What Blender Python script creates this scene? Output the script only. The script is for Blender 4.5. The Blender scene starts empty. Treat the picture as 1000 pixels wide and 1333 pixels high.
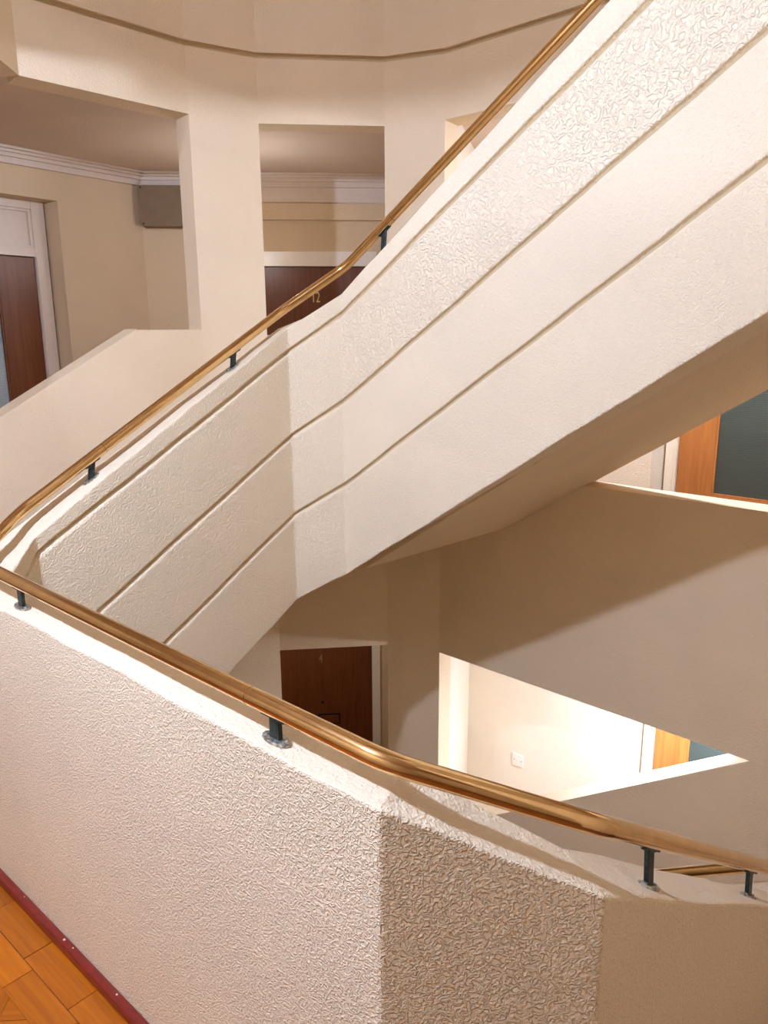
import bpy, bmesh, math, random
from mathutils import Vector, Matrix
from mathutils.geometry import tessellate_polygon
random.seed(7)
SC = bpy.context.scene
COL = SC.collection
R = math.radians

# ------------------------------------------------------------------ camera
cam = bpy.data.cameras.new('camera')
cam.sensor_fit = 'VERTICAL'
cam.sensor_height = 36.0
cam.lens = 36.0 * 1000.0 / 1333.0
cam.clip_start = 0.02
camo = bpy.data.objects.new('camera', cam)
COL.objects.link(camo)
camo.matrix_world = (Matrix.Translation((0, 0, 1.6)) @ Matrix.Rotation(R(90 - 13.3), 4, 'X')
                     @ Matrix.Rotation(R(-0.4), 4, 'Z'))
SC.camera = camo

# ------------------------------------------------------------------ world, exposure
world = bpy.data.worlds.new('world')
SC.world = world
world.use_nodes = True
world.node_tree.nodes['Background'].inputs[0].default_value = (0.9, 0.85, 0.78, 1)
world.node_tree.nodes['Background'].inputs[1].default_value = 0.02
SC.view_settings.view_transform = 'Standard'
SC.view_settings.look = 'None'
SC.view_settings.gamma = 1.0
SC.view_settings.exposure = 0.17
SC.view_settings.use_curve_mapping = False
SC.cycles.max_bounces = 12
SC.cycles.diffuse_bounces = 8
SC.cycles.sample_clamp_indirect = 4.0

LANDING_LAMP = 1850.0      # emission strength of the globe over the landing
CORRIDOR_LAMP = 980.0
LOBBY_FILL = 50.0  # strength of the fill added to lift the dim lobby
LAMP_COLOR = (0.97, 1.16, 1.60)

STOREY = 2.81
CEIL = 2.65
LINTEL = 2.605

# ------------------------------------------------------------------ materials
def new_mat(name):
    m = bpy.data.materials.new(name)
    m.use_nodes = True
    nt = m.node_tree
    return m, nt, nt.nodes['Principled BSDF']

def plaster(name, color, scale=95.0, dist=0.004, rough=0.85, distort=0.8, mottle=0.04, strength=0.9):
    m, nt, b = new_mat(name)
    N, L = nt.nodes, nt.links
    geo = N.new('ShaderNodeNewGeometry')
    big = N.new('ShaderNodeTexNoise'); big.inputs['Scale'].default_value = 2.3
    big.inputs['Detail'].default_value = 4
    L.new(geo.outputs['Position'], big.inputs['Vector'])
    ramp = N.new('ShaderNodeValToRGB')
    ramp.color_ramp.elements[0].position = 0.3
    ramp.color_ramp.elements[1].position = 0.7
    ramp.color_ramp.elements[0].color = (*[c * (1 - mottle) for c in color], 1)
    ramp.color_ramp.elements[1].color = (*[min(1, c * (1 + mottle)) for c in color], 1)
    L.new(big.outputs['Fac'], ramp.inputs[0])
    L.new(ramp.outputs[0], b.inputs['Base Color'])
    b.inputs['Roughness'].default_value = rough
    if dist > 0:
        fine = N.new('ShaderNodeTexNoise')
        fine.inputs['Scale'].default_value = scale
        fine.inputs['Detail'].default_value = 3.0
        fine.inputs['Roughness'].default_value = 0.55
        fine.inputs['Distortion'].default_value = distort
        L.new(geo.outputs['Position'], fine.inputs['Vector'])
        r2 = N.new('ShaderNodeValToRGB')
        r2.color_ramp.elements[0].position = 0.36
        r2.color_ramp.elements[1].position = 0.66
        L.new(fine.outputs['Fac'], r2.inputs[0])
        bp = N.new('ShaderNodeBump')
        bp.inputs['Strength'].default_value = strength
        bp.inputs['Distance'].default_value = dist
        L.new(r2.outputs[0], bp.inputs['Height'])
        L.new(bp.outputs[0], b.inputs['Normal'])
    return m

def ridged(name, color, scale, dist):
    """roughcast of thin wrinkled ridges"""
    m = plaster(name, color, scale, dist)
    nt = m.node_tree; N, L = nt.nodes, nt.links
    bp = [n for n in N if n.type == 'BUMP'][0]
    tex = [n for n in N if n.type == 'TEX_NOISE' and abs(n.inputs['Scale'].default_value - scale) < 1e-4][0]
    tex.inputs['Detail'].default_value = 1.5; tex.inputs['Distortion'].default_value = 0.35
    a = N.new('ShaderNodeMath'); a.operation = 'SUBTRACT'; a.inputs[1].default_value = 0.5
    b = N.new('ShaderNodeMath'); b.operation = 'ABSOLUTE'
    c = N.new('ShaderNodeMapRange'); c.interpolation_type = 'SMOOTHSTEP'
    c.inputs[1].default_value = 0.0; c.inputs[2].default_value = 0.13
    c.inputs[3].default_value = 1.0; c.inputs[4].default_value = 0.0
    L.new(tex.outputs['Fac'], a.inputs[0]); L.new(a.outputs[0], b.inputs[0]); L.new(b.outputs[0], c.inputs[0])
    L.new(c.outputs[0], bp.inputs['Height'])
    return m

def simple(name, color, rough=0.5, metal=0.0, noise=0.0, nscale=20.0, spec=None):
    m, nt, b = new_mat(name)
    N, L = nt.nodes, nt.links
    geo = N.new('ShaderNodeNewGeometry')
    t = N.new('ShaderNodeTexNoise'); t.inputs['Scale'].default_value = nscale
    t.inputs['Detail'].default_value = 3
    L.new(geo.outputs['Position'], t.inputs['Vector'])
    r = N.new('ShaderNodeValToRGB')
    r.color_ramp.elements[0].position = 0.35; r.color_ramp.elements[1].position = 0.65
    r.color_ramp.elements[0].color = (*[c * (1 - noise) for c in color], 1)
    r.color_ramp.elements[1].color = (*[min(1, c * (1 + noise)) for c in color], 1)
    L.new(t.outputs['Fac'], r.inputs[0]); L.new(r.outputs[0], b.inputs['Base Color'])
    b.inputs['Roughness'].default_value = rough
    b.inputs['Metallic'].default_value = metal
    if spec is not None:
        b.inputs['Specular IOR Level'].default_value = spec
    return m

def wood(name, c0, c1, axis='Z', rough=0.35, scale=1.0, per_object=0.0):
    m, nt, b = new_mat(name)
    N, L = nt.nodes, nt.links
    tc = N.new('ShaderNodeTexCoord')
    mp = N.new('ShaderNodeMapping')
    s = {'X': (0.6, 12, 12), 'Z': (12, 12, 0.6)}[axis]
    mp.inputs['Scale'].default_value = [q * scale for q in s]
    L.new(tc.outputs['Object'], mp.inputs[0])
    n1 = N.new('ShaderNodeTexNoise'); n1.inputs['Scale'].default_value = 3.0
    n1.inputs['Detail'].default_value = 6; n1.inputs['Distortion'].default_value = 1.2
    oi = N.new('ShaderNodeObjectInfo')
    n1.noise_dimensions = '4D'
    mw = N.new('ShaderNodeMath'); mw.operation = 'MULTIPLY'; mw.inputs[1].default_value = 40.0
    L.new(oi.outputs['Random'], mw.inputs[0]); L.new(mw.outputs[0], n1.inputs['W'])
    L.new(mp.outputs[0], n1.inputs['Vector'])
    r = N.new('ShaderNodeValToRGB')
    r.color_ramp.elements[0].position = 0.3; r.color_ramp.elements[1].position = 0.72
    r.color_ramp.elements[0].color = (*c0, 1); r.color_ramp.elements[1].color = (*c1, 1)
    L.new(n1.outputs['Fac'], r.inputs[0])
    if per_object > 0:
        hsv = N.new('ShaderNodeHueSaturation')
        mv = N.new('ShaderNodeMapRange')
        mv.inputs[3].default_value = 1 - per_object; mv.inputs[4].default_value = 1 + per_object
        L.new(oi.outputs['Random'], mv.inputs[0]); L.new(mv.outputs[0], hsv.inputs['Value'])
        L.new(r.outputs[0], hsv.inputs['Color']); L.new(hsv.outputs[0], b.inputs['Base Color'])
    else:
        L.new(r.outputs[0], b.inputs['Base Color'])
    b.inputs['Roughness'].default_value = rough
    return m

WALL = (0.86, 0.74, 0.55)
M_fine = ridged('plaster_roughcast', WALL, 95, 0.0017)
M_coarse = ridged('plaster_roughcast_coarse', WALL, 62, 0.0036)
M_land = ridged('plaster_landing_parapet', WALL, 120, 0.0020)
M_landc = ridged('plaster_landing_parapet_coarse', WALL, 100, 0.0031)
M_soft = plaster('plaster_roughcast_soft', WALL, 120, 0.002)
M_groove = plaster('groove_tan_plaster', (0.60, 0.47, 0.29), 110, 0.002)  # groove floors, a darker tan than the wall
M_drum = plaster('plaster_stair_wall', (0.82, 0.67, 0.465), 110, 0.0018)
M_corr = plaster('plaster_corridor_white', (0.86, 0.785, 0.66), 110, 0.0022)
M_cream = plaster('plaster_corridor_cream', (0.70, 0.54, 0.345), 110, 0.0018)
M_ceil = plaster('ceiling_paint', (0.72, 0.59, 0.48), 60, 0.0008)
M_trim = simple('white_gloss_paint', (0.71, 0.60, 0.50), 0.35, noise=0.02)
M_white = simple('door_frame_white', (0.84, 0.77, 0.66), 0.3, noise=0.02)
M_door = wood('door_mahogany', (0.105, 0.024, 0.004), (0.180, 0.050, 0.010), 'Z', 0.35)
M_doorlight = wood('door_oak', (0.34, 0.118, 0.028), (0.50, 0.20, 0.05), 'Z', 0.4)
M_brass = simple('brass_polished', (0.73, 0.49, 0.235), 0.12, 1.0, noise=0.06, nscale=30)
M_brassnum = simple('brass_numeral', (0.75, 0.55, 0.30), 0.3, 1.0)
M_iron = simple('bracket_dark_metal', (0.028, 0.042, 0.042), 0.4, 0.6, noise=0.35, nscale=160)
M_scuff = simple('bracket_scuffed_metal', (0.42, 0.42, 0.38), 0.35, 0.8, noise=0.6, nscale=140)
M_seam = simple('rail_seam_dark', (0.12, 0.07, 0.02), 0.5, 0.5)
M_box = simple('box_brown_paint', (0.20, 0.125, 0.058), 0.6, noise=0.05)
M_screw = simple('screw_dark', (0.02, 0.015, 0.012), 0.5, 0.5)
M_switch = simple('switch_white_plastic', (0.85, 0.80, 0.74), 0.3)
M_skirt = simple('skirting_oxblood_paint', (0.19, 0.019, 0.014), 0.28, noise=0.12, nscale=35)
M_chip = simple('chipped_paint', (0.75, 0.70, 0.64), 0.7)
M_block = wood('parquet_block', (0.33, 0.078, 0.003), (0.50, 0.145, 0.006), 'X', 0.28, 1.6, per_object=0.16)
M_floor = simple('parquet_floor_joint', (0.24, 0.085, 0.014), 0.4, noise=0.2)
M_tread = simple('stair_tread_red', (0.22, 0.075, 0.045), 0.6, noise=0.1)
M_floor2 = simple('parquet_far', (0.36, 0.13, 0.03), 0.35, noise=0.2)
M_slot = simple('letter_plate_dark', (0.015, 0.012, 0.010), 0.35, 0.7)

def ribbed_glass(name, col):
    m, nt, b = new_mat(name)
    N, L = nt.nodes, nt.links
    geo = N.new('ShaderNodeNewGeometry')
    w = N.new('ShaderNodeTexWave'); w.wave_type = 'BANDS'; w.bands_direction = 'Z'
    w.inputs['Scale'].default_value = 30.0; w.inputs['Distortion'].default_value = 0.0
    L.new(geo.outputs['Position'], w.inputs['Vector'])
    bp = N.new('ShaderNodeBump'); bp.inputs['Strength'].default_value = 0.35
    bp.inputs['Distance'].default_value = 0.004
    L.new(w.outputs['Fac'], bp.inputs['Height']); L.new(bp.outputs[0], b.inputs['Normal'])
    b.inputs['Base Color'].default_value = (*col, 1)
    b.inputs['Roughness'].default_value = 0.25
    return m
M_glass = ribbed_glass('reeded_glass_slate', (0.048, 0.066, 0.062))
M_glassl = ribbed_glass('reeded_glass_blue', (0.30, 0.335, 0.34))

def emitter(name, strength, col=LAMP_COLOR):
    m, nt, b = new_mat(name)
    e = nt.nodes.new('ShaderNodeEmission')
    e.inputs[0].default_value = (*col, 1); e.inputs[1].default_value = strength
    nt.links.new(e.outputs[0], nt.nodes['Material Output'].inputs[0])
    return m
M_lamp = emitter('lamp_globe_lit', LANDING_LAMP)
M_lamplow = emitter('lamp_globe_low', LANDING_LAMP * 0.02)
M_lamptop = emitter('lamp_globe_top', LANDING_LAMP * 0.44)
M_lampc = emitter('lamp_globe_corridor', CORRIDOR_LAMP, (1.0, 1.10, 1.32))
M_lobbyfill = emitter('fill_globe_lobby', LOBBY_FILL, (1.0, 0.94, 0.92))

# ------------------------------------------------------------------ helpers
def link(name, me, mat, parent=None):
    o = bpy.data.objects.new(name, me)
    COL.objects.link(o)
    if isinstance(mat, (list, tuple)):
        for q in mat: me.materials.append(q)
    else:
        me.materials.append(mat)
    if parent is not None:
        o.parent = parent
        o.matrix_parent_inverse = parent.matrix_world.inverted()
    return o

def empty(name, loc=(0, 0, 0), rz=0.0):
    o = bpy.data.objects.new(name, None)
    o.empty_display_size = 0.1
    COL.objects.link(o)
    o.location = loc
    o.rotation_euler = (0, 0, rz)
    o.matrix_world = Matrix.Translation(loc) @ Matrix.Rotation(rz, 4, 'Z')
    return o

def tag(o, label=None, cat=None, group=None, kind=None):
    if label: o['label'] = label
    if cat: o['category'] = cat
    if group: o['group'] = group
    if kind: o['kind'] = kind
    return o

def fix(bm):
    bmesh.ops.remove_doubles(bm, verts=bm.verts, dist=1e-6)
    bmesh.ops.recalc_face_normals(bm, faces=bm.faces)

def finish(bm, name, mat, parent=None, bevel=0.0, smooth=False, seg=2, angle=35):
    fix(bm)
    me = bpy.data.meshes.new(name)
    bm.to_mesh(me); bm.free()
    if smooth:
        for p in me.polygons: p.use_smooth = True
    o = link(name, me, mat, parent)
    if bevel > 0:
        md = o.modifiers.new('bevel', 'BEVEL')
        md.width = bevel; md.segments = seg; md.limit_method = 'ANGLE'
        md.angle_limit = R(angle); md.harden_normals = False
    return o

def hexa(bm, lo, hi, mi=0):
    """prism from a lower ring and an upper ring of points"""
    n = len(lo)
    a = [bm.verts.new(p) for p in lo]; b = [bm.verts.new(p) for p in hi]
    fs = [bm.faces.new(a[::-1]), bm.faces.new(b)]
    for i in range(n):
        j = (i + 1) % n
        fs.append(bm.faces.new((a[i], a[j], b[j], b[i])))
    for f in fs: f.material_index = mi
    return fs

class Frame:
    """plan frame of a wall: origin, direction along, normal into the room"""
    def __init__(s, o, az, flip=False):
        s.o = Vector((o[0], o[1]))
        s.d = Vector((math.sin(R(az)), math.cos(R(az))))
        s.n = Vector((s.d.y, -s.d.x))
        if flip: s.n = -s.n
    def p(s, t, off, z):
        q = s.o + s.d * t + s.n * off
        return (q.x, q.y, z)
    def box(s, bm, t0, t1, o0, o1, z0, z1, mi=0):
        lo = [s.p(t0, o0, z0), s.p(t1, o0, z0), s.p(t1, o1, z0), s.p(t0, o1, z0)]
        hi = [s.p(t0, o0, z1), s.p(t1, o0, z1), s.p(t1, o1, z1), s.p(t0, o1, z1)]
        return hexa(bm, lo, hi, mi)
    def obj(s, name, mat, parent, t0, t1, o0, o1, z0, z1, bevel=0.0):
        bm = bmesh.new(); s.box(bm, t0, t1, o0, o1, z0, z1)
        return finish(bm, name, mat, parent, bevel)
    def rot(s):
        # local X along d, local Y into wall (-n), Z up
        return math.atan2(s.d.y, s.d.x)

def V2(x, y): return Vector((x, y))
def azv(a): return V2(math.sin(R(a)), math.cos(R(a)))
def isect(p, d, q, e):
    den = d.x * e.y - d.y * e.x
    t = ((q.x - p.x) * e.y - (q.y - p.y) * e.x) / den
    return p + d * t

# ------------------------------------------------------------------ plan of the stairwell
D1v = V2(-0.913, 3.980); D2v = V2(-0.610, 4.160); D3v = V2(0.016, 4.227); G4v = V2(0.346, 4.084)
d1 = azv(43); n1 = V2(-d1.y, d1.x)         # n1 points north-west (outwards)
d5 = azv(133); n5 = V2(-d5.y, d5.x)        # n5 points north-east (outwards)
DRUM_T = 0.14
D4v = G4v + d5 * -0.045                  # corner between the north-north-east and north-east sides
D0v = D1v + d1 * -2.2                      # far west end of the north-west side
D5v = G4v + d5 * 3.08                      # east corner
def F1(s, w=0.0): return D1v + d1 * s - n1 * w
def F5(s, w=0.0): return G4v + d5 * s - n5 * w

# inner well polygon (parapet faces towards the well)
T = 0.11
S0v = F1(-1.37, 1.09)
p0v = F1(-0.356, 1.09)
p1v = F5(0.378, 1.14)
dA = azv(131.5); nA = V2(-dA.y, dA.x)      # towards the well
A0v = V2(-1.188, 2.048) + nA * -0.012
b0o = V2(-0.006, 1.004)
A_in = A0v + nA * T
dB = azv(90.5); nB = V2(-dB.y, dB.x)
b0o = isect(A0v, dA, V2(0.0, 0.990), dB)
b1o = b0o + dB * 0.339
dC = azv(48.5); nC = V2(-dC.y, dC.x)
b0i = isect(A_in, dA, b0o + nB * T, dB)
b1i = isect(b0o + nB * T, dB, b1o + nC * T, dC)
Xe = isect(p1v, d5, b1i, dC)
e0v = Xe - d5 * 0.06
e1v = Xe - dC * 0.06
aWv = isect(A_in, dA, S0v, azv(184))
sE = (e0v - G4v).dot(d5)
lenC = (b1i - e1v).length

# stations: plan point, top, groove1, groove2, groove3, bottom
ST = [
    (aWv, 0.925, 0.835, 0.500, 0.190, -0.205),
    (S0v, 1.007, 0.946, 0.610, 0.293, -0.066),
    (p0v, 1.612, 1.523, 1.202, 0.885, 0.530),
    (p1v, 1.734, 1.662, 1.331, 1.005, 0.632),
    (e0v, 1.474 + .685 * sE, 1.414 + .656 * sE, 1.083 + .656 * sE, 0.751 + .67 * sE, 0.378 + .667 * sE),
]
t_b1 = 0.775 + STOREY
ST.append((e1v, ST[-1][1] + .05, ST[-1][2] + .05, ST[-1][3] + .05, ST[-1][4] + .05, ST[-1][5] + .05))
ST.append((b1i, t_b1, t_b1 - .10, t_b1 - .43, t_b1 - .74, t_b1 - 1.09))
t_a = 0.925 + STOREY
ST.append((b0i, t_a - .004, t_a - .10, t_a - .43, t_a - .74, t_a - 1.12))
ST.append((aWv, t_a, t_a - .09, t_a - .425, t_a - .735, t_a - 1.13))

def outward(i):
    """mitre vector from the inner face to the stair-side face (unit thickness)"""
    pts = [s[0] for s in ST]
    pv = pts[i - 1] if i > 0 else pts[-2]
    nx = pts[i + 1] if i < len(pts) - 1 else pts[1]
    a = (pts[i] - pv).normalized(); b = (nx - pts[i]).normalized()
    na = V2(-a.y, a.x); nb = V2(-b.y, b.x)
    m = (na + nb).normalized()
    return m / max(0.35, m.dot(na))
# ring runs clockwise, so the left-hand normal points outwards
OUT = [outward(i) for i in range(len(ST))]

def wob(x, k): return (math.sin(x * 17.3 + k) + math.sin(x * 41.7 + 2.1 * k) * .6 + math.sin(x * 7.1 + k * 3.3) * .8)

# ------------------------------------------------------------------ large structure: drum walls
def run_wall(name, a, b, oa, ob, pieces, mat, label, groove_z=None, bevel=0.004):
    """wall between plan points a-b (room side) and oa-ob (far side); pieces: t0,t1,zb0,zb1,zt0,zt1 in metres"""
    L = (b - a).length
    bm = bmesh.new()
    def P(t, far, z, inset=0.0):
        f = t / L
        q = (oa.lerp(ob, f) if far else a.lerp(b, f))
        if inset: q = q + (oa.lerp(ob, f) - q) * inset
        return (q.x, q.y, z)
    for (t0, t1, zb0, zb1, zt0, zt1) in pieces:
        if groove_z and zb0 < groove_z < zt0 and zb1 < groove_z < zt1:
            g0, g1 = groove_z - .013, groove_z + .013
            for (x0, x1, ins) in ((None, g0, 0), (g0, g1, .12), (g1, None, 0)):
                a0 = zb0 if x0 is None else x0; a1 = zb1 if x0 is None else x0
                c0 = zt0 if x1 is None else x1; c1 = zt1 if x1 is None else x1
                fs = hexa(bm, [P(t0, 0, a0, ins), P(t1, 0, a1, ins), P(t1, 1, a1), P(t0, 1, a0)],
                     [P(t0, 0, c0, ins), P(t1, 0, c1, ins), P(t1, 1, c1), P(t0, 1, c0)])
                if ins: fs[2].material_index = 1
        else:
            hexa(bm, [P(t0, 0, zb0), P(t1, 0, zb1), P(t1, 1, zb1), P(t0, 1, zb0)],
                 [P(t0, 0, zt0), P(t1, 0, zt1), P(t1, 1, zt1), P(t0, 1, zt0)])
    bmesh.ops.recalc_face_normals(bm, faces=bm.faces)
    me = bpy.data.meshes.new(name); bm.to_mesh(me); bm.free()
    o = link(name, me, [mat, M_groove])
    tag(o, label, 'wall', kind='structure')
    return o

def mitre_out(p, q, r):
    a = (q - p).normalized(); b = (r - q).normalized()
    na = V2(-a.y, a.x); nb = V2(-b.y, b.x); m = (na + nb).normalized()
    return q + m * (DRUM_T / m.dot(na))
O0 = D0v + n1 * DRUM_T
O1 = mitre_out(D0v, D1v, D2v); O2 = mitre_out(D1v, D2v, D3v)
O3 = mitre_out(D2v, D3v, D4v); O4 = mitre_out(D3v, D4v, D5v)
O5 = D5v + n5 * DRUM_T
BOT, TOP = -STOREY - 0.16, 5.30
GZ = 2.91
LL_ = LINTEL - STOREY
def sill1(s): return 1.792 + 0.53 * s
pc = []
for k in (0, 1):
    dz = -STOREY * k
    base = LL_ if k == 0 else BOT
    pc += [(2.2 - 1.45, 2.2 - .36, base, base, sill1(-1.45) + dz, sill1(-.335) + dz),
           (2.2 - .36, 2.2, base, base, 1.61 + dz, 1.61 + dz)]
pc.append((2.2 - .79, 2.2, LINTEL, LINTEL, TOP, TOP))
run_wall('wall_northwest', D0v, D1v, O0, O1, pc, M_drum,
         'pale roughcast stair wall with a sloping sill beside the brown wall box', GZ)
run_wall('wall_north_northwest', D1v, D2v, O1, O2, [(0, (D2v - D1v).length, BOT, BOT, TOP, TOP)], M_drum,
         'narrow pale pillar between the two openings beside door 12', GZ)
L3 = (D3v - D2v).length
run_wall('wall_north', D2v, D3v, O2, O3,
         [(0, L3, BOT, BOT, 1.58 - STOREY, 1.58 - STOREY), (0, L3, LL_, LL_, 1.58, 1.58), (0, L3, LINTEL, LINTEL, TOP, TOP)],
         M_drum, 'pale stair wall with the openings in front of doors 12 and 4', GZ)
run_wall('wall_north_northeast', D3v, D4v, O3, O4, [(0, (D4v - D3v).length, BOT, BOT, TOP, TOP)], M_drum,
         'narrow plain wall strip between door 4 and the bright slanted opening', GZ)
def sof(s): return 0.36 + 0.645 * s
def sill5(s): return 1.49 + 0.673 * s
sx = (LINTEL - 1.49) / 0.673
pc = [(0, 3.08, LL_, LL_, 0.885, 0.885), (0, .2, .885, .885, 1.62, 1.62), (.2, .806, .885, .885, sill5(.2), sill5(.806)),
      (.806, sx, sof(.806), sof(sx), sill5(.806), LINTEL), (sx, 3.08, sof(sx), sof(3.08), LINTEL, LINTEL),
      (0, 3.08, LINTEL, LINTEL, TOP, TOP)]
z = -STOREY
pc += [(0, .2, BOT, BOT, 1.62 + z, 1.62 + z), (.2, .806, BOT, BOT, sill5(.2) + z, sill5(.806) + z),
       (.806, sx, sof(.806) + z, sof(sx) + z, sill5(.806) + z, LL_), (sx, 3.08, sof(sx) + z, sof(3.08) + z, LL_, LL_),
       (.806, 3.08, BOT, BOT, .885 + z, .885 + z)]
pc = [((0 if a == 0 else a + .045), b + .045, *r_) for a, b, *r_ in pc]
run_wall('wall_northeast', D4v, D5v, O4, O5, pc, M_drum,
         'pale stair wall with slanted openings on to the bright corridor', GZ)
# beam that turns towards the landing on the west side
w0 = F1(-.79); w1 = w0 + azv(176) * 1.3
run_wall('wall_west', w1, w0, w1 + V2(-.16, 0), w0 + V2(-.16, .04), [(0, 1.3, LINTEL, LINTEL, TOP, TOP)], M_drum,
         'pale downstand wall turning towards the landing above the glazed mahogany door', GZ)
# south-east side of the drum (outside the photograph)
se0 = D5v; se1 = D5v - n5 * 2.60
run_wall('wall_southeast', se0, se1, se0 + d5 * .16, se1 + d5 * .16, [(0, 2.6, BOT, BOT, TOP, TOP)], M_drum,
         'plain stair wall along the flight coming up to the landing')

# outer shell of the lobby and corridors
C0v = V2(-1.655, 5.62)
FN = Frame(C0v, 85)                        # wall with doors 12 and 4, normal towards the stair
FW = Frame(C0v, 216, flip=True)            # wall with the left glazed door
if FN.n.dot(-C0v) < 0: FN.n = -FN.n
if FW.n.dot(-C0v) < 0: FW.n = -FW.n
K = 1.05
FE = Frame(F5(-0.60, -K), 133)             # outer wall of the bright corridor; t = s + 0.60
if FE.n.dot(-FE.o) < 0: FE.n = -FE.n

def shell(name, fr, pieces, mat, label):
    bm = bmesh.new()
    for (t0, t1, o0, o1, z0, z1) in pieces: fr.box(bm, t0, t1, o0, o1, z0, z1)
    bmesh.ops.recalc_face_normals(bm, faces=bm.faces)
    me = bpy.data.meshes.new(name); bm.to_mesh(me); bm.free()
    o = link(name, me, mat); tag(o, label, 'wall', kind='structure'); return o

DL, DR, DH = 0.755, 1.565, 2.056           # flush doors 12 and 4
NW_LEN = 2.42
pcs = [(-.2, DL, -.15, 0, BOT, 5.3), (DR, NW_LEN, -.15, 0, BOT, 5.3), (DL, DR, -.15, 0, DH, 5.3), (DL, DR, -.15, 0, DH - STOREY, 0)]
shell('wall_lobby_north', FN, pcs, M_cream, 'cream lobby wall holding the doors numbered 12 and 4')
AL, AR, AH, AD = 0.63, 1.75, 2.40, 0.14    # alcove of the left glazed door
pcs = [(0, AL, -.2, 0, BOT, 5.3), (AR, 7.5, -.2, 0, BOT, 5.3), (AL, AR, -.2, 0, AH, 5.3), (AL, AR, -.2, 0, BOT, 0), (AL, AR, -.26, -.2, 0, AH)]
shell('wall_lobby_west', FW, pcs, M_cream, 'cream lobby wall with the recess of the glazed mahogany door')
EL, ER = 0.67 + .60, 1.90 + .60
pcs = [(0, EL, -.2, 0, BOT, 5.3), (ER, 5.2, -.2, 0, BOT, 5.3)]
for dz in (0, -STOREY):
    pcs += [(EL, ER, -.2, 0, 2.20 + dz, (5.3 if dz == 0 else 0)), (EL, ER, -.26, -.2, dz, 2.2 + dz)]
shell('wall_corridor_northeast', FE, pcs, M_corr, 'white corridor wall holding the light switch and the glazed oak doors')
# partition between lobby and bright corridor
pa = O4; pb = F5(-.60, -K); pdir = (pb - pa).normalized(); pc_ = pb + pdir * .62
pn = V2(pdir.y, -pdir.x)
run_wall('wall_corridor_partition', pa, pc_, pa - pn * .10, pc_ - pn * .10, [(0, (pc_ - pa).length, BOT, BOT, TOP, TOP)], M_corr,
         'white end wall of the bright corridor beside the slanted opening')
# walls behind the camera that close the landing
def P_uv(u, v): return n5 * u + n1 * v
def plain_wall(name, a, b, label, t=.15):
    d = (b - a).normalized(); n = V2(-d.y, d.x)
    run_wall(name, a, b, a + n * t, b + n * t, [(0, (b - a).length, BOT, BOT, TOP, TOP)], M_cream, label)
plain_wall('wall_southwest', P_uv(-1.7, -2.6), P_uv(-1.7, 4.2), 'plain pale wall behind the landing', -.15)
plain_wall('wall_south', P_uv(4.4, -2.6), P_uv(-1.7, -2.6), 'plain pale wall at the far end of the landing', -.15)

# floor slabs with the stair hole
outer = [P_uv(-1.9, -2.8), P_uv(4.5, -2.8), P_uv(4.5, 3.1), FN.o + FN.d * 2.6 - FN.n * .15, C0v + V2(-.12, .16), C0v + FW.d * 7.6 - FW.n * .22]
def offp(p, d): return p + d
m0 = aWv.lerp(A0v + dA * ((aWv - A0v).dot(dA)), .5)
hole = [F1(-1.45, 1.04), F1(-1.45, -.05), D1v.lerp(O1, .4), D2v.lerp(O2, .4), D3v.lerp(O3, .4), D4v.lerp(O4, .4),
        D5v + n5 * .06 + d5 * .06, D5v - n5 * 2.55 + d5 * .06, b1o + d5 * .98, b1o + nC * .05, b0o + nB * .05, A0v + nA * .05 + dA * ((aWv - A0v).dot(dA))]
def slab(name, z0, z1, mats, label, cat, with_hole=True):
    polys = [outer] + ([hole] if with_hole else [])
    flat = [Vector((p.x, p.y, 0)) for pl in polys for p in pl]
    tris = tessellate_polygon([[Vector((p.x, p.y, 0)) for p in pl] for pl in polys])
    bm = bmesh.new()
    lo = [bm.verts.new((p.x, p.y, z0)) for p in flat]; hi = [bm.verts.new((p.x, p.y, z1)) for p in flat]
    for t in tris:
        f = bm.faces.new([hi[i] for i in t]); f.material_index = 0
        if f.normal.z < 0: f.normal_flip()
        f = bm.faces.new([lo[i] for i in t]); f.material_index = 1
        f.normal_update()
    k = 0
    for pl in polys:
        n = len(pl)
        for i in range(n):
            a, b = k + i, k + (i + 1) % n
            f = bm.faces.new((lo[a], lo[b], hi[b], hi[a])); f.material_index = 2
        k += n
    bmesh.ops.recalc_face_normals(bm, faces=bm.faces)
    me = bpy.data.meshes.new(name); bm.to_mesh(me); bm.free()
    o = link(name, me, mats); tag(o, label, cat, kind='structure'); return o
FLOOR = slab('floor', CEIL - STOREY, -0.004, [M_floor, M_ceil, M_drum], 'orange parquet floor of the landing along the oxblood skirting', 'floor')
slab('floor_lower', BOT, -STOREY, [M_floor2, M_ceil, M_drum], 'floor of the storey below, in front of door 4', 'floor', False)
slab('ceiling', CEIL, STOREY, [M_floor2, M_ceil, M_drum], 'pinkish white lobby ceiling with moulded cornice lines', 'ceiling')
slab('ceiling_upper', TOP, TOP + .15, [M_ceil, M_ceil, M_ceil], 'ceiling over the top of the stairwell', 'ceiling', False)

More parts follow.
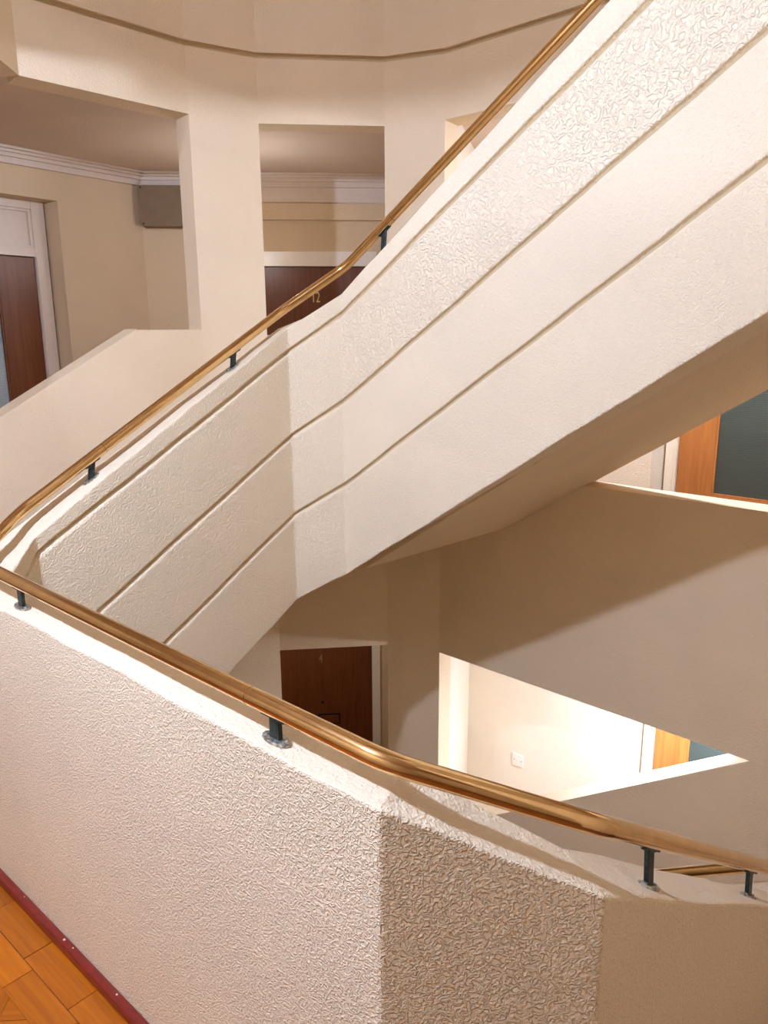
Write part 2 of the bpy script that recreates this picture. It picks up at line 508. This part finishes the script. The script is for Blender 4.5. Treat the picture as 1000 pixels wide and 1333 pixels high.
# ------------------------------------------------------------------ staircase
def build_parapet(parent):
    bm = bmesh.new()
    GH, GD = 0.009, 0.014
    rows = []      # rings of points
    mats = []
    acc = 0.0
    idx = []
    for i in range(len(ST) - 1):
        a, b = ST[i], ST[i + 1]
        L = (b[0] - a[0]).length
        n = max(1, int(L / 0.06))
        for k in range(n + (1 if i == len(ST) - 2 else 0)):
            f = k / n
            p = a[0].lerp(b[0], f); o = OUT[i].lerp(OUT[i + 1], f)
            zt, g1, g2, g3, zb = [a[q] + (b[q] - a[q]) * f for q in range(1, 6)]
            x = acc + L * f
            if 0 < i < 7 or k > 0:
                zt += wob(x, 1) * .0016; g1 += wob(x, 2) * .0012; g2 += wob(x, 3) * .0012; g3 += wob(x, 4) * .0012; zb += wob(x, 5) * .0015
            prof = [(0, zb)]
            for g in (g3, g2, g1):
                prof += [(0, g - GH - .004), (GD, g - GH + .003), (GD, g + GH), (0, g + GH)]
            prof += [(0, zt), (T, zt - .003 + wob(x, 8) * .001), (T, zb)]
            rows.append([bm.verts.new((p.x + o.x * w, p.y + o.y * w, z)) for w, z in prof])
            idx.append(i)
        acc += L
    m = len(rows[0])
    # material per band: bottom, groove3, band, groove2, band(top of three), groove1, cap strip, top, back, underside
    for r in range(len(rows) - 1):
        sec = idx[r]
        for j in range(m):
            k = (j + 1) % m
            f = bm.faces.new((rows[r][j], rows[r][k], rows[r + 1][k], rows[r + 1][j]))
            mi = 0
            if j in (2, 6, 10): mi = 5
            elif j == 8 and sec >= 3: mi = 1            # band between groove 2 and groove 1 on the right flight
            elif j == 4 and sec >= 2: mi = 2
            elif j in (13, 15): mi = 2
            elif j == 14 and sec >= 6: mi = 4 if sec == 6 else 3
            elif j == 14 and sec == 5: mi = 2
            f.material_index = mi
    bm.faces.new(rows[0]); bm.faces.new(rows[-1][::-1])
    return finish(bm, 'parapet', [M_fine, M_coarse, M_soft, M_land, M_landc, M_groove], parent, bevel=0.005, seg=2, angle=30)

def prism(name, mat, parent, plan, zb, zt, bevel=0.0):
    bm = bmesh.new()
    hexa(bm, [(p.x, p.y, z) for p, z in zip(plan, zb)], [(p.x, p.y, z) for p, z in zip(plan, zt)])
    return finish(bm, name, mat, parent, bevel)

def build_staircase():
    root = empty('staircase', (F1(-1.37, .5).x, F1(-1.37, .5).y, 0))
    build_parapet(root)
    W = 0.06
    E = 0.002
    # soffit slabs
    vL = 1.09 - T
    a, b = -1.37, -.356
    za, zb = ST[1][5], ST[2][5]
    prism('flight_slab', M_drum, root, [F1(a, vL), F1(b, vL), F1(b, E), F1(a, E)], [za, zb, zb - .02, za - .02], [za + W, zb + W, zb + W, za + W])
    q0 = p0v + OUT[2] * T; q1 = p1v + OUT[3] * T
    pl = [q0, q1, F5(.378, E), D4v - (O4 - D4v) * .01, D3v - (O3 - D3v) * .01, D2v - (O2 - D2v) * .01, D1v - (O1 - D1v) * .01, F1(-.356, E)]
    zz = [.530, .632, .604, .575, .552, .532, .518, .510]
    bm = bmesh.new()
    cen = sum((p for p in pl), V2(0, 0)) / len(pl); zc = .565
    vc = bm.verts.new((cen.x, cen.y, zc)); vt = bm.verts.new((cen.x, cen.y, .72))
    lo = [bm.verts.new((p.x, p.y, z)) for p, z in zip(pl, zz)]; hi = [bm.verts.new((p.x, p.y, .72)) for p in pl]
    for i in range(len(pl)):
        j = (i + 1) % len(pl)
        bm.faces.new((lo[j], lo[i], vc)); bm.faces.new((hi[i], hi[j], vt)); bm.faces.new((lo[i], lo[j], hi[j], hi[i]))
    ob = finish(bm, 'quarter_landing', M_drum, root, smooth=False)
    vR = 1.14 - T
    a, b = .378, sE
    za, zb = .632, .378 + .667 * sE
    prism('flight_slab', M_drum, root, [F5(a, vR), F5(b, vR), F5(b, E), F5(a, E)], [za, zb, sof(b), .604], [za + W, zb + W, zb + W, za + W])
    # east quarter landing and the last flight
    r0 = e0v + OUT[4] * T; r1 = e1v + OUT[5] * T
    far = D5v - n5 * E - d5 * E
    g_e = far - n5 * ((far - r1).dot(n5))
    prism('quarter_landing', M_drum, root, [r0, r1, g_e, far, F5(sE, E)], [zb, zb + .05, zb + .05, zb + .03, sof(sE)], [1.95] * 5)
    c0 = r1; c1 = b1i + OUT[6] * T
    h0 = g_e; h1 = h0 + (c1 - c0).dot(-n5) * (-n5)
    zc0, zc1 = zb + .05, t_b1 - 1.09
    prism('flight_slab', M_drum, root, [c0, c1, h1, h0], [zc0, zc1, zc1, zc0], [zc0 + W, zc1 + W, zc1 + W, zc0 + W])
    # treads
    def step(pA, pB, pC, pD, zlo0, zlo1, ztop):
        prism('step', M_tread, root, [pA, pB, pC, pD], [zlo0, zlo1, zlo1, zlo0], [ztop] * 4)
    n = 4; ga = (1.37 - .356) / 4; x0 = -1.37
    for i in range(4):
        s0, s1 = x0 + ga * i, x0 + ga * (i + 1)
        f = lambda s: ST[1][5] + (ST[2][5] - ST[1][5]) * (s + 1.37) / 1.014 + W
        zt = .18 * (i + 1) if i < 3 else .72
        step(F1(s0, vL), F1(s1, vL), F1(s1, E), F1(s0, E), f(s0), f(s1), zt)
    ga = (sE - .378) / 6
    for i in range(6):
        s0, s1 = .378 + ga * i, .378 + ga * (i + 1)
        f = lambda s: .632 + (zb - .632) * (s - .378) / (sE - .378) + W
        step(F5(s0, vR), F5(s1, vR), F5(s1, E), F5(s0, E), f(s0), f(s1), .72 + .1757 * (i + 1))
    for i in range(4):
        f0, f1 = i / 4, (i + 1) / 4
        zl = lambda f: zc0 + (zc1 - zc0) * f + W
        step(c0.lerp(c1, f0), c0.lerp(c1, f1), h0.lerp(h1, f1), h0.lerp(h1, f0), zl(f0), zl(f1), 1.95 + .172 * (i + 1))
    return root

stair = build_staircase()
tag(stair, 'white roughcast staircase with three grooves along its parapet, rising in front of door 12', 'staircase')

def copy_tree(o, parent=None):
    c = o.copy(); COL.objects.link(c)
    c.parent = parent
    if parent is not None: c.matrix_parent_inverse = o.matrix_parent_inverse.copy()
    for ch in o.children: copy_tree(ch, c)
    return c
stair2 = copy_tree(stair)
stair2.location.z -= STOREY
tag(stair2, 'lower staircase whose roughcast parapet ends at the landing behind the oxblood skirting', 'staircase')

# ------------------------------------------------------------------ handrails
RAIL_R = 0.0172
RAILZ = [0.990, 1.072, 1.676, 1.838, 1.617 + .646 * sE, 1.617 + .646 * sE + .06, 0.872 + STOREY, 0.979 + STOREY, 0.990 + STOREY]
RAILO = [.072, .052, .052, .052, .052, .060, .078, .080, .072]      # distance of the rail axis from the well face
RP = [Vector((*(ST[i][0] + OUT[i] * RAILO[i]), RAILZ[i])) for i in range(len(ST))]

def fillet_path(pts, r):
    out = [pts[0]]
    for i in range(1, len(pts) - 1):
        a, b, c = pts[i - 1], pts[i], pts[i + 1]
        la, lc = (a - b).length, (c - b).length
        q = min(r, la * .42, lc * .42)
        s, e = b + (a - b).normalized() * q, b + (c - b).normalized() * q
        for k in range(7):
            t = k / 6
            out.append(s * (1 - t) ** 2 + b * 2 * t * (1 - t) + e * t * t)
    out.append(pts[-1])
    return out

def tube(bm, path, r, n=20, closed_ends=True):
    rings = []
    for i, p in enumerate(path):
        tg = (path[min(i + 1, len(path) - 1)] - path[max(i - 1, 0)]).normalized()
        side = tg.cross(Vector((0, 0, 1))).normalized(); up = side.cross(tg)
        rings.append([bm.verts.new(p + side * (r * math.cos(2 * math.pi * k / n)) + up * (r * math.sin(2 * math.pi * k / n))) for k in range(n)])
    for a, b in zip(rings, rings[1:]):
        for k in range(n):
            bm.faces.new((a[k], a[(k + 1) % n], b[(k + 1) % n], b[k]))
    if closed_ends:
        bm.faces.new(rings[0][::-1]); bm.faces.new(rings[-1])

def obox(bm, c, ax, ay, az_, hx, hy, hz):
    lo = [c + ax * (sx_ * hx) + ay * (sy * hy) - az_ * hz for sx_, sy in ((-1, -1), (1, -1), (1, 1), (-1, 1))]
    hi = [p + az_ * (2 * hz) for p in lo]
    hexa(bm, lo, hi)

def disc(bm, c, ax, ay, nrm, rx, ry, h, n=18, power=2.0):
    lo, hi = [], []
    for k in range(n):
        a = 2 * math.pi * k / n
        q = c + ax * (rx * math.cos(a)) + ay * (ry * math.sin(a))
        lo.append(q); hi.append(q + nrm * h)
    hexa(bm, lo, hi)

def bracket(parent, p_rail, tg, z_top):
    """p_rail: rail centre, tg: unit tangent, z_top: parapet top under it"""
    tg = tg.normalized()
    side = tg.cross(Vector((0, 0, 1))).normalized(); up = side.cross(tg)
    base = Vector((p_rail.x, p_rail.y, z_top))
    bm = bmesh.new()
    topc = p_rail - up * (RAIL_R * .85)
    bw, bt = 0.0125, 0.0045
    lo = [base + tg * (sx_ * bw) + side * (sy * bt) for sx_, sy in ((-1, -1), (1, -1), (1, 1), (-1, 1))]
    hi = [topc + tg * (sx_ * bw) + side * (sy * bt) for sx_, sy in ((-1, -1), (1, -1), (1, 1), (-1, 1))]
    hexa(bm, lo, hi)
    o = finish(bm, 'bracket', M_iron, parent, bevel=.0012)
    bm = bmesh.new(); disc(bm, base - up * .001, tg, side, up, .033, .016, .006)
    bp = finish(bm, 'base_plate', M_scuff, o, bevel=.002, angle=60)
    bm = bmesh.new(); obox(bm, topc - up * .0012, tg, side, up, .030, .0085, .0022)
    finish(bm, 'saddle_plate', M_iron, o, bevel=.001)
    for sgn in (-1, 1):
        bm = bmesh.new(); disc(bm, base + tg * (sgn * .023) + up * .0048, tg, side, up, .005, .005, .003, 10)
        finish(bm, 'screw', M_scuff, o)
        bm = bmesh.new(); disc(bm, topc + tg * (sgn * .024) - up * .006, tg, side, up, .0035, .0035, .004, 10)
        finish(bm, 'screw', M_iron, o)
    return o

def collar(parent, p, tg, w=.0007):
    bm = bmesh.new(); tube(bm, [p - tg * w, p + tg * w], RAIL_R * 1.006, 24)
    return finish(bm, 'joint_ring', M_seam, parent)

def build_handrail():
    root = empty('handrail', (RP[0].x, RP[0].y, 0))
    bm = bmesh.new()
    path = fillet_path(RP, 0.045)
    fine = [path[0]]
    for a, b in zip(path, path[1:]):
        n = max(1, int((b - a).length / .12))
        for k in range(1, n + 1): fine.append(a.lerp(b, k / n))
    tube(bm, fine, RAIL_R, 24)
    t = finish(bm, 'rail_tube', M_brass, root, smooth=True)
    def at(i, dist_from_start):
        a, b = RP[i], RP[i + 1]
        f = dist_from_start / V2(b.x - a.x, b.y - a.y).length
        zt = ST[i][1] + (ST[i + 1][1] - ST[i][1]) * f
        return a.lerp(b, f), (b - a).normalized(), zt - .002
    for (i, dist) in ((1, .235), (1, .81), (3, .19), (3, 1.12)):
        bracket(root, *at(i, dist))
    Lc = V2(RP[6].x - RP[5].x, RP[6].y - RP[5].y).length
    for x in (.66, .185): bracket(root, *at(5, Lc - x))
    La = V2(RP[8].x - RP[7].x, RP[8].y - RP[7].y).length
    for x in (.252, 1.235): bracket(root, *at(7, x))
    for (i, d) in ((1, .285), (3, .24), (7, .315), (7, 1.34)):
        p, tg, _ = at(i, d); collar(root, p, tg)
    return root
rail = build_handrail()
tag(rail, 'polished brass handrail climbing past door 12 on dark brackets', 'handrail')
rail2 = copy_tree(rail); rail2.location.z -= STOREY
tag(rail2, 'polished brass handrail along the landing parapet above the oxblood skirting', 'handrail')

# ------------------------------------------------------------------ landing floor: skirting and parquet
FA = Frame(A0v, 131.5)
if FA.n.dot(-A0v) < 0: FA.n = -FA.n
LA = (b0o - A0v).dot(dA)
bm = bmesh.new()
FA.box(bm, -.25, LA, -.002, .022, -.004, .030)
sk = finish(bm, 'baseboard_landing', M_skirt, None, bevel=.008, seg=3)
tag(sk, 'oxblood painted skirting strip along the foot of the landing parapet', 'skirting', kind='structure')
for (t, h, r) in ((.46, .018, .004), (.505, .016, .0025), (.22, .015, .0018), (.725, .017, .003)):
    bm = bmesh.new(); c = Vector(FA.p(t, h * .55, .0296))
    disc(bm, c, Vector((FA.d.x, FA.d.y, 0)), Vector((FA.n.x, FA.n.y, 0)), Vector((0, 0, 1)), r, r * .8, .0012, 8)
    finish(bm, 'paint_chip', M_chip, sk)

def block_mesh(L, W):
    bm = bmesh.new(); g = .0007
    hexa(bm, [(-L / 2 + g, -W / 2 + g, -.006), (L / 2 - g, -W / 2 + g, -.006), (L / 2 - g, W / 2 - g, -.006), (-L / 2 + g, W / 2 - g, -.006)],
         [(-L / 2 + g, -W / 2 + g, 0), (L / 2 - g, -W / 2 + g, 0), (L / 2 - g, W / 2 - g, 0), (-L / 2 + g, W / 2 - g, 0)])
    fix(bm); me = bpy.data.meshes.new('parquet_block'); bm.to_mesh(me); bm.free(); me.materials.append(M_block); return me
BLM = block_mesh(.236, .077)
BLH = block_mesh(.245, .0715)
nblk = 0
def put_block(me, x, y, ang):
    global nblk
    o = bpy.data.objects.new('parquet_block', me); COL.objects.link(o)
    o.parent = FLOOR
    o.location = (x, y, random.uniform(-.0008, .0002)); o.rotation_euler = (0, 0, ang); nblk += 1
angA = math.atan2(dA.y, dA.x)
for row in range(2):
    off = .020 + .077 * (row + .5) + .001 * row
    for k in range(-2, 8):
        t = .29 + .237 * k + (0 if row == 0 else .052) + (.237 * .0)
        if t > LA - .02 or t < -.5: continue
        x, y, _ = FA.p(t, off, 0)
        put_block(BLM, x, y, angA)
# herringbone field at 45 degrees to the border
hw, hl = .0715, .245
base_off = .020 + .154 + .001
ca = angA + math.pi / 4
ux = V2(math.cos(ca), math.sin(ca)); uy = V2(-math.sin(ca), math.cos(ca))
org = V2(*FA.p(.55, base_off + .25, 0)[:2])
cells = []
for i in range(-14, 15):
    for j in range(-5, 6):
        # herringbone lattice: translate by (w,w)*i and by (l+?)*j
        bx_ = ux * (hw * i) + uy * (hw * i) + (ux * hl - uy * hl) * j
        for typ in (0, 1):
            if typ == 0:
                c = org + bx_ + ux * (hl / 2) + uy * (hw / 2); ang = ca
            else:
                c = org + bx_ + ux * (-hw / 2 + 0) + uy * (hl / 2); ang = ca + math.pi / 2
            loc_off = (c - A0v).dot(FA.n); loc_t = (c - A0v).dot(FA.d)
            if loc_off < base_off - .115 or loc_off > 1.0 or loc_t < -.25 or loc_t > 1.25: continue
            cells.append((c, ang))
for c, ang in cells[:260]:
    if (c - A0v).dot(FA.n) > base_off + .13:
        put_block(BLH, c.x, c.y, ang); continue
    # block cut along the border strip
    bm = bmesh.new(); bm.from_mesh(BLH)
    ln = V2(FA.n.x * math.cos(ang) + FA.n.y * math.sin(ang), -FA.n.x * math.sin(ang) + FA.n.y * math.cos(ang))
    dist = base_off - (c - A0v).dot(FA.n)
    r_ = bmesh.ops.bisect_plane(bm, geom=bm.verts[:] + bm.edges[:] + bm.faces[:], plane_co=(ln.x * dist, ln.y * dist, 0),
                                plane_no=(ln.x, ln.y, 0), clear_inner=True)
    if len(bm.faces) < 3: bm.free(); continue
    bmesh.ops.holes_fill(bm, edges=bm.edges[:], sides=0)
    me = bpy.data.meshes.new('parquet_block'); bm.to_mesh(me); bm.free(); me.materials.append(M_block)
    put_block(me, c.x, c.y, ang)


# ------------------------------------------------------------------ lobby trim
def cornice(name, fr, t0, t1, label, mitre0=0.0):
    """three stepped mouldings under the ceiling"""
    bm = bmesh.new()
    fr.box(bm, t0, t1, 0, .030, 2.568, CEIL)
    fr.box(bm, t0, t1, .030, .052, 2.602, CEIL)
    fr.box(bm, t0, t1, .052, .075, 2.622, CEIL)
    fr.box(bm, t0, t1, .075, .105, 2.636, CEIL)
    o = finish(bm, name, M_trim, None, bevel=.003)
    tag(o, label, 'cornice', kind='structure'); return o
cornice('trim_1', FN, 0, 2.2, 'white stepped cornice above door 12')
cornice('trim_2', FW, -.06, 4.0, 'white stepped cornice above the glazed mahogany door')
o = FN.obj('trim_3', M_trim, None, .45, 2.2, 0, .012, 2.467, 2.568); tag(o, 'pinkish white frieze under the cornice above door 12', 'frieze', kind='structure')
o = FN.obj('trim_4', M_cream, None, .45, 2.2, 0, .045, 2.352, 2.463, .004); tag(o, 'cream projecting band on the wall above door 12', 'wall band', kind='structure')

def text_mesh(name, s, size, fr, t, off, z, parent, mat):
    cu = bpy.data.curves.new(name, 'FONT'); cu.body = s; cu.size = size; cu.extrude = .002
    cu.align_x = 'CENTER'; cu.align_y = 'CENTER'; cu.resolution_u = 4
    tmp = bpy.data.objects.new('tmp', cu); COL.objects.link(tmp)
    dg = bpy.context.evaluated_depsgraph_get()
    me = bpy.data.meshes.new_from_object(tmp.evaluated_get(dg))
    bpy.data.objects.remove(tmp)
    # text lies in XY: map X->along, Y->up, Z->normal
    sgn = 1.0
    right = Vector((fr.d.x, fr.d.y, 0)); nrm = Vector((fr.n.x, fr.n.y, 0)); up = Vector((0, 0, 1))
    if right.cross(up).dot(nrm) < 0: right = -right
    o3 = Vector(fr.p(t, off, z))
    for v in me.vertices:
        c = v.co.copy(); v.co = o3 + right * (c.x * .62) + up * c.y + nrm * c.z
    me.materials.clear()
    return link(name, me, mat, parent)

def flush_door(name, dz, number, label):
    root = empty(name, FN.p((DL + DR) / 2, 0, dz)); tag(root, label, 'door', kind='structure')
    FN.obj('door_leaf', M_door, root, DL + .012, DR - .012, -.055, -.015, dz + .006, dz + DH - .012, .002)
    for (t0, t1) in ((DL - .055, DL + .010), (DR - .010, DR + .055)):
        FN.obj('architrave', M_white, root, t0, t1, -.012, .018, dz, dz + DH + .09, .003)
    FN.obj('architrave', M_white, root, DL + .010, DR - .010, -.012, .018, dz + DH - .010, dz + DH + .09, .003)
    text_mesh('numeral', number, .105, FN, (DL + DR) / 2 + (.02 if number == '12' else -.015), -.014, dz + (1.832 if number == '12' else 1.846), root, M_brassnum)
    c = (DL + DR) / 2 - .01
    bm = bmesh.new(); q = Vector(FN.p(c, -.015, dz + 1.467)); nn = Vector((FN.n.x, FN.n.y, 0))
    disc(bm, q, Vector((FN.d.x, FN.d.y, 0)), Vector((0, 0, 1)), nn, .011, .011, .006, 14); finish(bm, 'spy_hole', M_slot, root)
    pl = FN.obj('letter_plate', M_slot, root, c - .04, c + .14, -.016, -.010, dz + 1.27, dz + 1.362, .002)
    FN.obj('flap', M_door, pl, c - .03, c + .13, -.012, -.007, dz + 1.28, dz + 1.352, .001)
    return root
flush_door('door_1', 0, '12', 'flat mahogany door with brass number 12 under the white architrave')
flush_door('door_2', -STOREY, '4', 'flat mahogany door with brass number 4 on the storey below')

def glazed_door(name, fr, t_frame, t_leaf, t_glass, t_end, back, dz, m_wood, m_glass, zg0, zg1, z_open, label, transom=True):
    """fr: wall frame, back: offset of the frame plane, runs from t_frame (visible jamb) to t_end"""
    root = empty(name, fr.p((t_frame + t_end) / 2, back, dz)); tag(root, label, 'door', kind='structure')
    wf = t_leaf - t_frame
    zl = 2.066
    FRM = M_white if m_wood is M_doorlight else M_trim
    f = fr.obj('door_frame', FRM, root, t_frame, t_leaf, back - .05, back + .012, dz, dz + z_open, .003)
    fr.obj('stop_bead', FRM, f, t_leaf - .016, t_leaf - .002, back + .012, back + .02, dz, dz + zl, .001)
    fr.obj('door_frame', FRM, root, t_end - wf, t_end, back - .05, back + .012, dz, dz + z_open, .003)
    fr.obj('door_frame', FRM, root, t_leaf, t_end - wf, back - .05, back + .012, dz + zl, dz + zl + .055, .003)
    if transom:
        fr.obj('door_frame', FRM, root, t_leaf, t_end - wf, back - .05, back + .012, dz + z_open - .05, dz + z_open, .003)
        p = fr.obj('transom_panel', FRM, root, t_leaf, t_end - wf, back - .05, back - .012, dz + zl + .055, dz + z_open - .05)
        z0, z1 = dz + zl + .055, dz + z_open - .05
        for (a0, a1, b0, b1) in ((t_leaf, t_leaf + .018, z0, z1), (t_end - wf - .018, t_end - wf, z0, z1), (t_leaf + .018, t_end - wf - .018, z0, z0 + .016), (t_leaf + .018, t_end - wf - .018, z1 - .016, z1)):
            fr.obj('panel_moulding', FRM, p, a0, a1, back - .012, back + .002, b0, b1, .002)
    sw = t_glass - t_leaf
    te = t_end - wf
    g = .004
    fr.obj('stile', m_wood, root, t_leaf + g, t_glass, back - .042, back - .004, dz + .006, dz + zl - g, .002)
    fr.obj('stile', m_wood, root, te - sw, te - g, back - .042, back - .004, dz + .006, dz + zl - g, .002)
    fr.obj('rail', m_wood, root, t_glass, te - sw, back - .042, back - .004, dz + .006, dz + zg0, .002)
    fr.obj('rail', m_wood, root, t_glass, te - sw, back - .042, back - .004, dz + zg1, dz + zl - g, .002)
    gp = fr.obj('glass_panel', m_glass, root, t_glass, te - sw, back - .028, back - .020, dz + zg0, dz + zg1)
    for (a0, a1, b0, b1) in ((t_glass, t_glass + .012, zg0 + .012, zg1), (te - sw - .012, te - sw, zg0 + .012, zg1), (t_glass, te - sw, zg0, zg0 + .012), (t_glass + .012, te - sw - .012, zg1 - .012, zg1)):
        fr.obj('glazing_bead', m_wood, gp, a0, a1, back - .020, back - .006, dz + b0, dz + b1, .002)
    hb = fr.obj('handle', M_brassnum, root, te - .09, te - .06, back - .004, back + .03, dz + 1.0, dz + 1.14, .006)
    return root
glazed_door('door_3', FW, AL + .018, .735, .985, 1.74, -AD, 0, M_door, M_glassl, .62, 1.895, AH,
            'mahogany door with reeded blue glass in a white frame, in the lobby recess')
s6 = .60
glazed_door('door_4', FE, EL + .02, .758 + s6, .966 + s6, ER - .01, -.15, 0, M_doorlight, M_glass, .668, 1.985, 2.19,
            'oak framed door with slate reeded glass beyond the level white ledge', True)
glazed_door('door_5', FE, EL + .02, .758 + s6, .966 + s6, ER - .01, -.15, -STOREY, M_doorlight, M_glass, .668, 1.985, 2.19,
            'oak framed door with slate reeded glass on the storey below, seen through the slanted opening', True)

# light switch
sw = empty('light_switch', FE.p(-.15 + s6, 0, 1.38 - STOREY)); tag(sw, 'white plastic light switch on the bright corridor wall', 'light switch')
ts = -.150 + s6; zs = 1.405 - STOREY
FE.obj('switch_plate', M_switch, sw, ts - .045, ts + .045, 0, .010, zs - .047, zs + .047, .003)
FE.obj('rocker', M_switch, sw, ts - .008, ts + .008, .010, .014, zs - .014, zs + .014, .001)
for q in (-.03, .03): FE.obj('screw', M_screw, sw, ts + q - .003, ts + q + .003, .010, .0112, zs - .003, zs + .003)

# brown wall box
bx = empty('wall_box', FN.p(.36, 0, 2.30)); tag(bx, 'brown painted metal box with rounded corners high in the lobby corner', 'box')
def rounded_plate(fr, t0, t1, z0, z1, o0, o1, r, name, mat, parent, bevel=.004):
    pts = []
    for (cx, cz, a0) in ((t1 - r, z1 - r, 0), (t0 + r, z1 - r, 90), (t0 + r, z0 + r, 180), (t1 - r, z0 + r, 270)):
        for k in range(6):
            a = R(a0 + 90 * k / 5); pts.append((cx + r * math.cos(a), cz + r * math.sin(a)))
    bm = bmesh.new()
    hexa(bm, [fr.p(x, o0, z) for x, z in pts], [fr.p(x, o1, z) for x, z in pts])
    return finish(bm, name, mat, parent, bevel=bevel)
rounded_plate(FN, .004, .62, 2.298, 2.562, .0, .10, .030, 'cover', M_box, bx)
for (t, zz_) in ((.024, 2.546), (.030, 2.316), (.60, 2.546), (.60, 2.316)):
    bm = bmesh.new(); disc(bm, Vector(FN.p(t, .10, zz_)), Vector((FN.d.x, FN.d.y, 0)), Vector((0, 0, 1)), Vector((FN.n.x, FN.n.y, 0)), .006, .006, .002, 10)
    finish(bm, 'screw', M_screw, bx)

# ------------------------------------------------------------------ ceiling lamps
def lamp(x, y, ztop, r, mat, label, drop=0.0, light_stop=False):
    root = empty('ceiling_lamp', (x, y, ztop)); tag(root, label, 'lamp', 'globe ceiling lamps')
    bm = bmesh.new(); disc(bm, Vector((x, y, ztop - .03)), Vector((1, 0, 0)), Vector((0, 1, 0)), Vector((0, 0, 1)), .06, .06, .03, 20)
    finish(bm, 'ceiling_rose', M_white, root)
    bm = bmesh.new(); bmesh.ops.create_uvsphere(bm, u_segments=24, v_segments=16, radius=r)
    bmesh.ops.translate(bm, verts=bm.verts, vec=(x, y, ztop - .03 - r - drop))
    finish(bm, 'globe', mat, root, smooth=True)
    if light_stop:      # opaque rim added around the globe to keep its light off the pillar
        bm = bmesh.new(); n = 28; zc = ztop - .03 - r
        rings = [[bm.verts.new((x + rr * math.cos(2 * math.pi * k / n), y + rr * math.sin(2 * math.pi * k / n), zz_)) for k in range(n)]
                 for rr, zz_ in ((.100, ztop), (.100, zc - .022), (.094, zc - .022), (.094, ztop))]
        for a_, b_ in zip(rings, rings[1:]):
            for k in range(n): bm.faces.new((a_[k], a_[(k + 1) % n], b_[(k + 1) % n], b_[k]))
        finish(bm, 'light_stop', M_white, root)
    if drop > 0:
        bm = bmesh.new(); tube(bm, [Vector((x, y, ztop - .03 - drop - .01)), Vector((x, y + .0001, ztop - .02))], .006, 10)
        finish(bm, 'stem', M_white, root)
    return root
lp = (-1.22, 0.84)
lamp(*lp, CEIL, .045, M_lamp, 'lit white globe lamp on the ceiling over the landing')
lamp(*lp, CEIL - STOREY, .06, M_lamplow, 'lit white globe lamp under the landing, on the storey below')
lamp(*lp, TOP, .06, M_lamptop, 'lit white globe lamp at the top of the stairwell')
q = F5(1.25, -.55)
lamp(q.x, q.y, CEIL, .06, M_lampc, 'lit white globe lamp on the ceiling of the bright corridor', light_stop=True)
lamp(q.x, q.y, CEIL - STOREY, .06, M_lampc, 'lit white globe lamp on the bright corridor ceiling, storey below', light_stop=True)
q = FN.p(.78, .85, 0)  # added fill globes, hung out of view to brighten the lobby
lamp(q[0], q[1], CEIL, .06, M_lobbyfill, 'unseen fill globe added under the lobby ceiling behind the narrow pillar', .40)
lamp(q[0], q[1], CEIL - STOREY, .06, M_lobbyfill, 'unseen fill globe added under the lobby ceiling in front of door 4', .40)
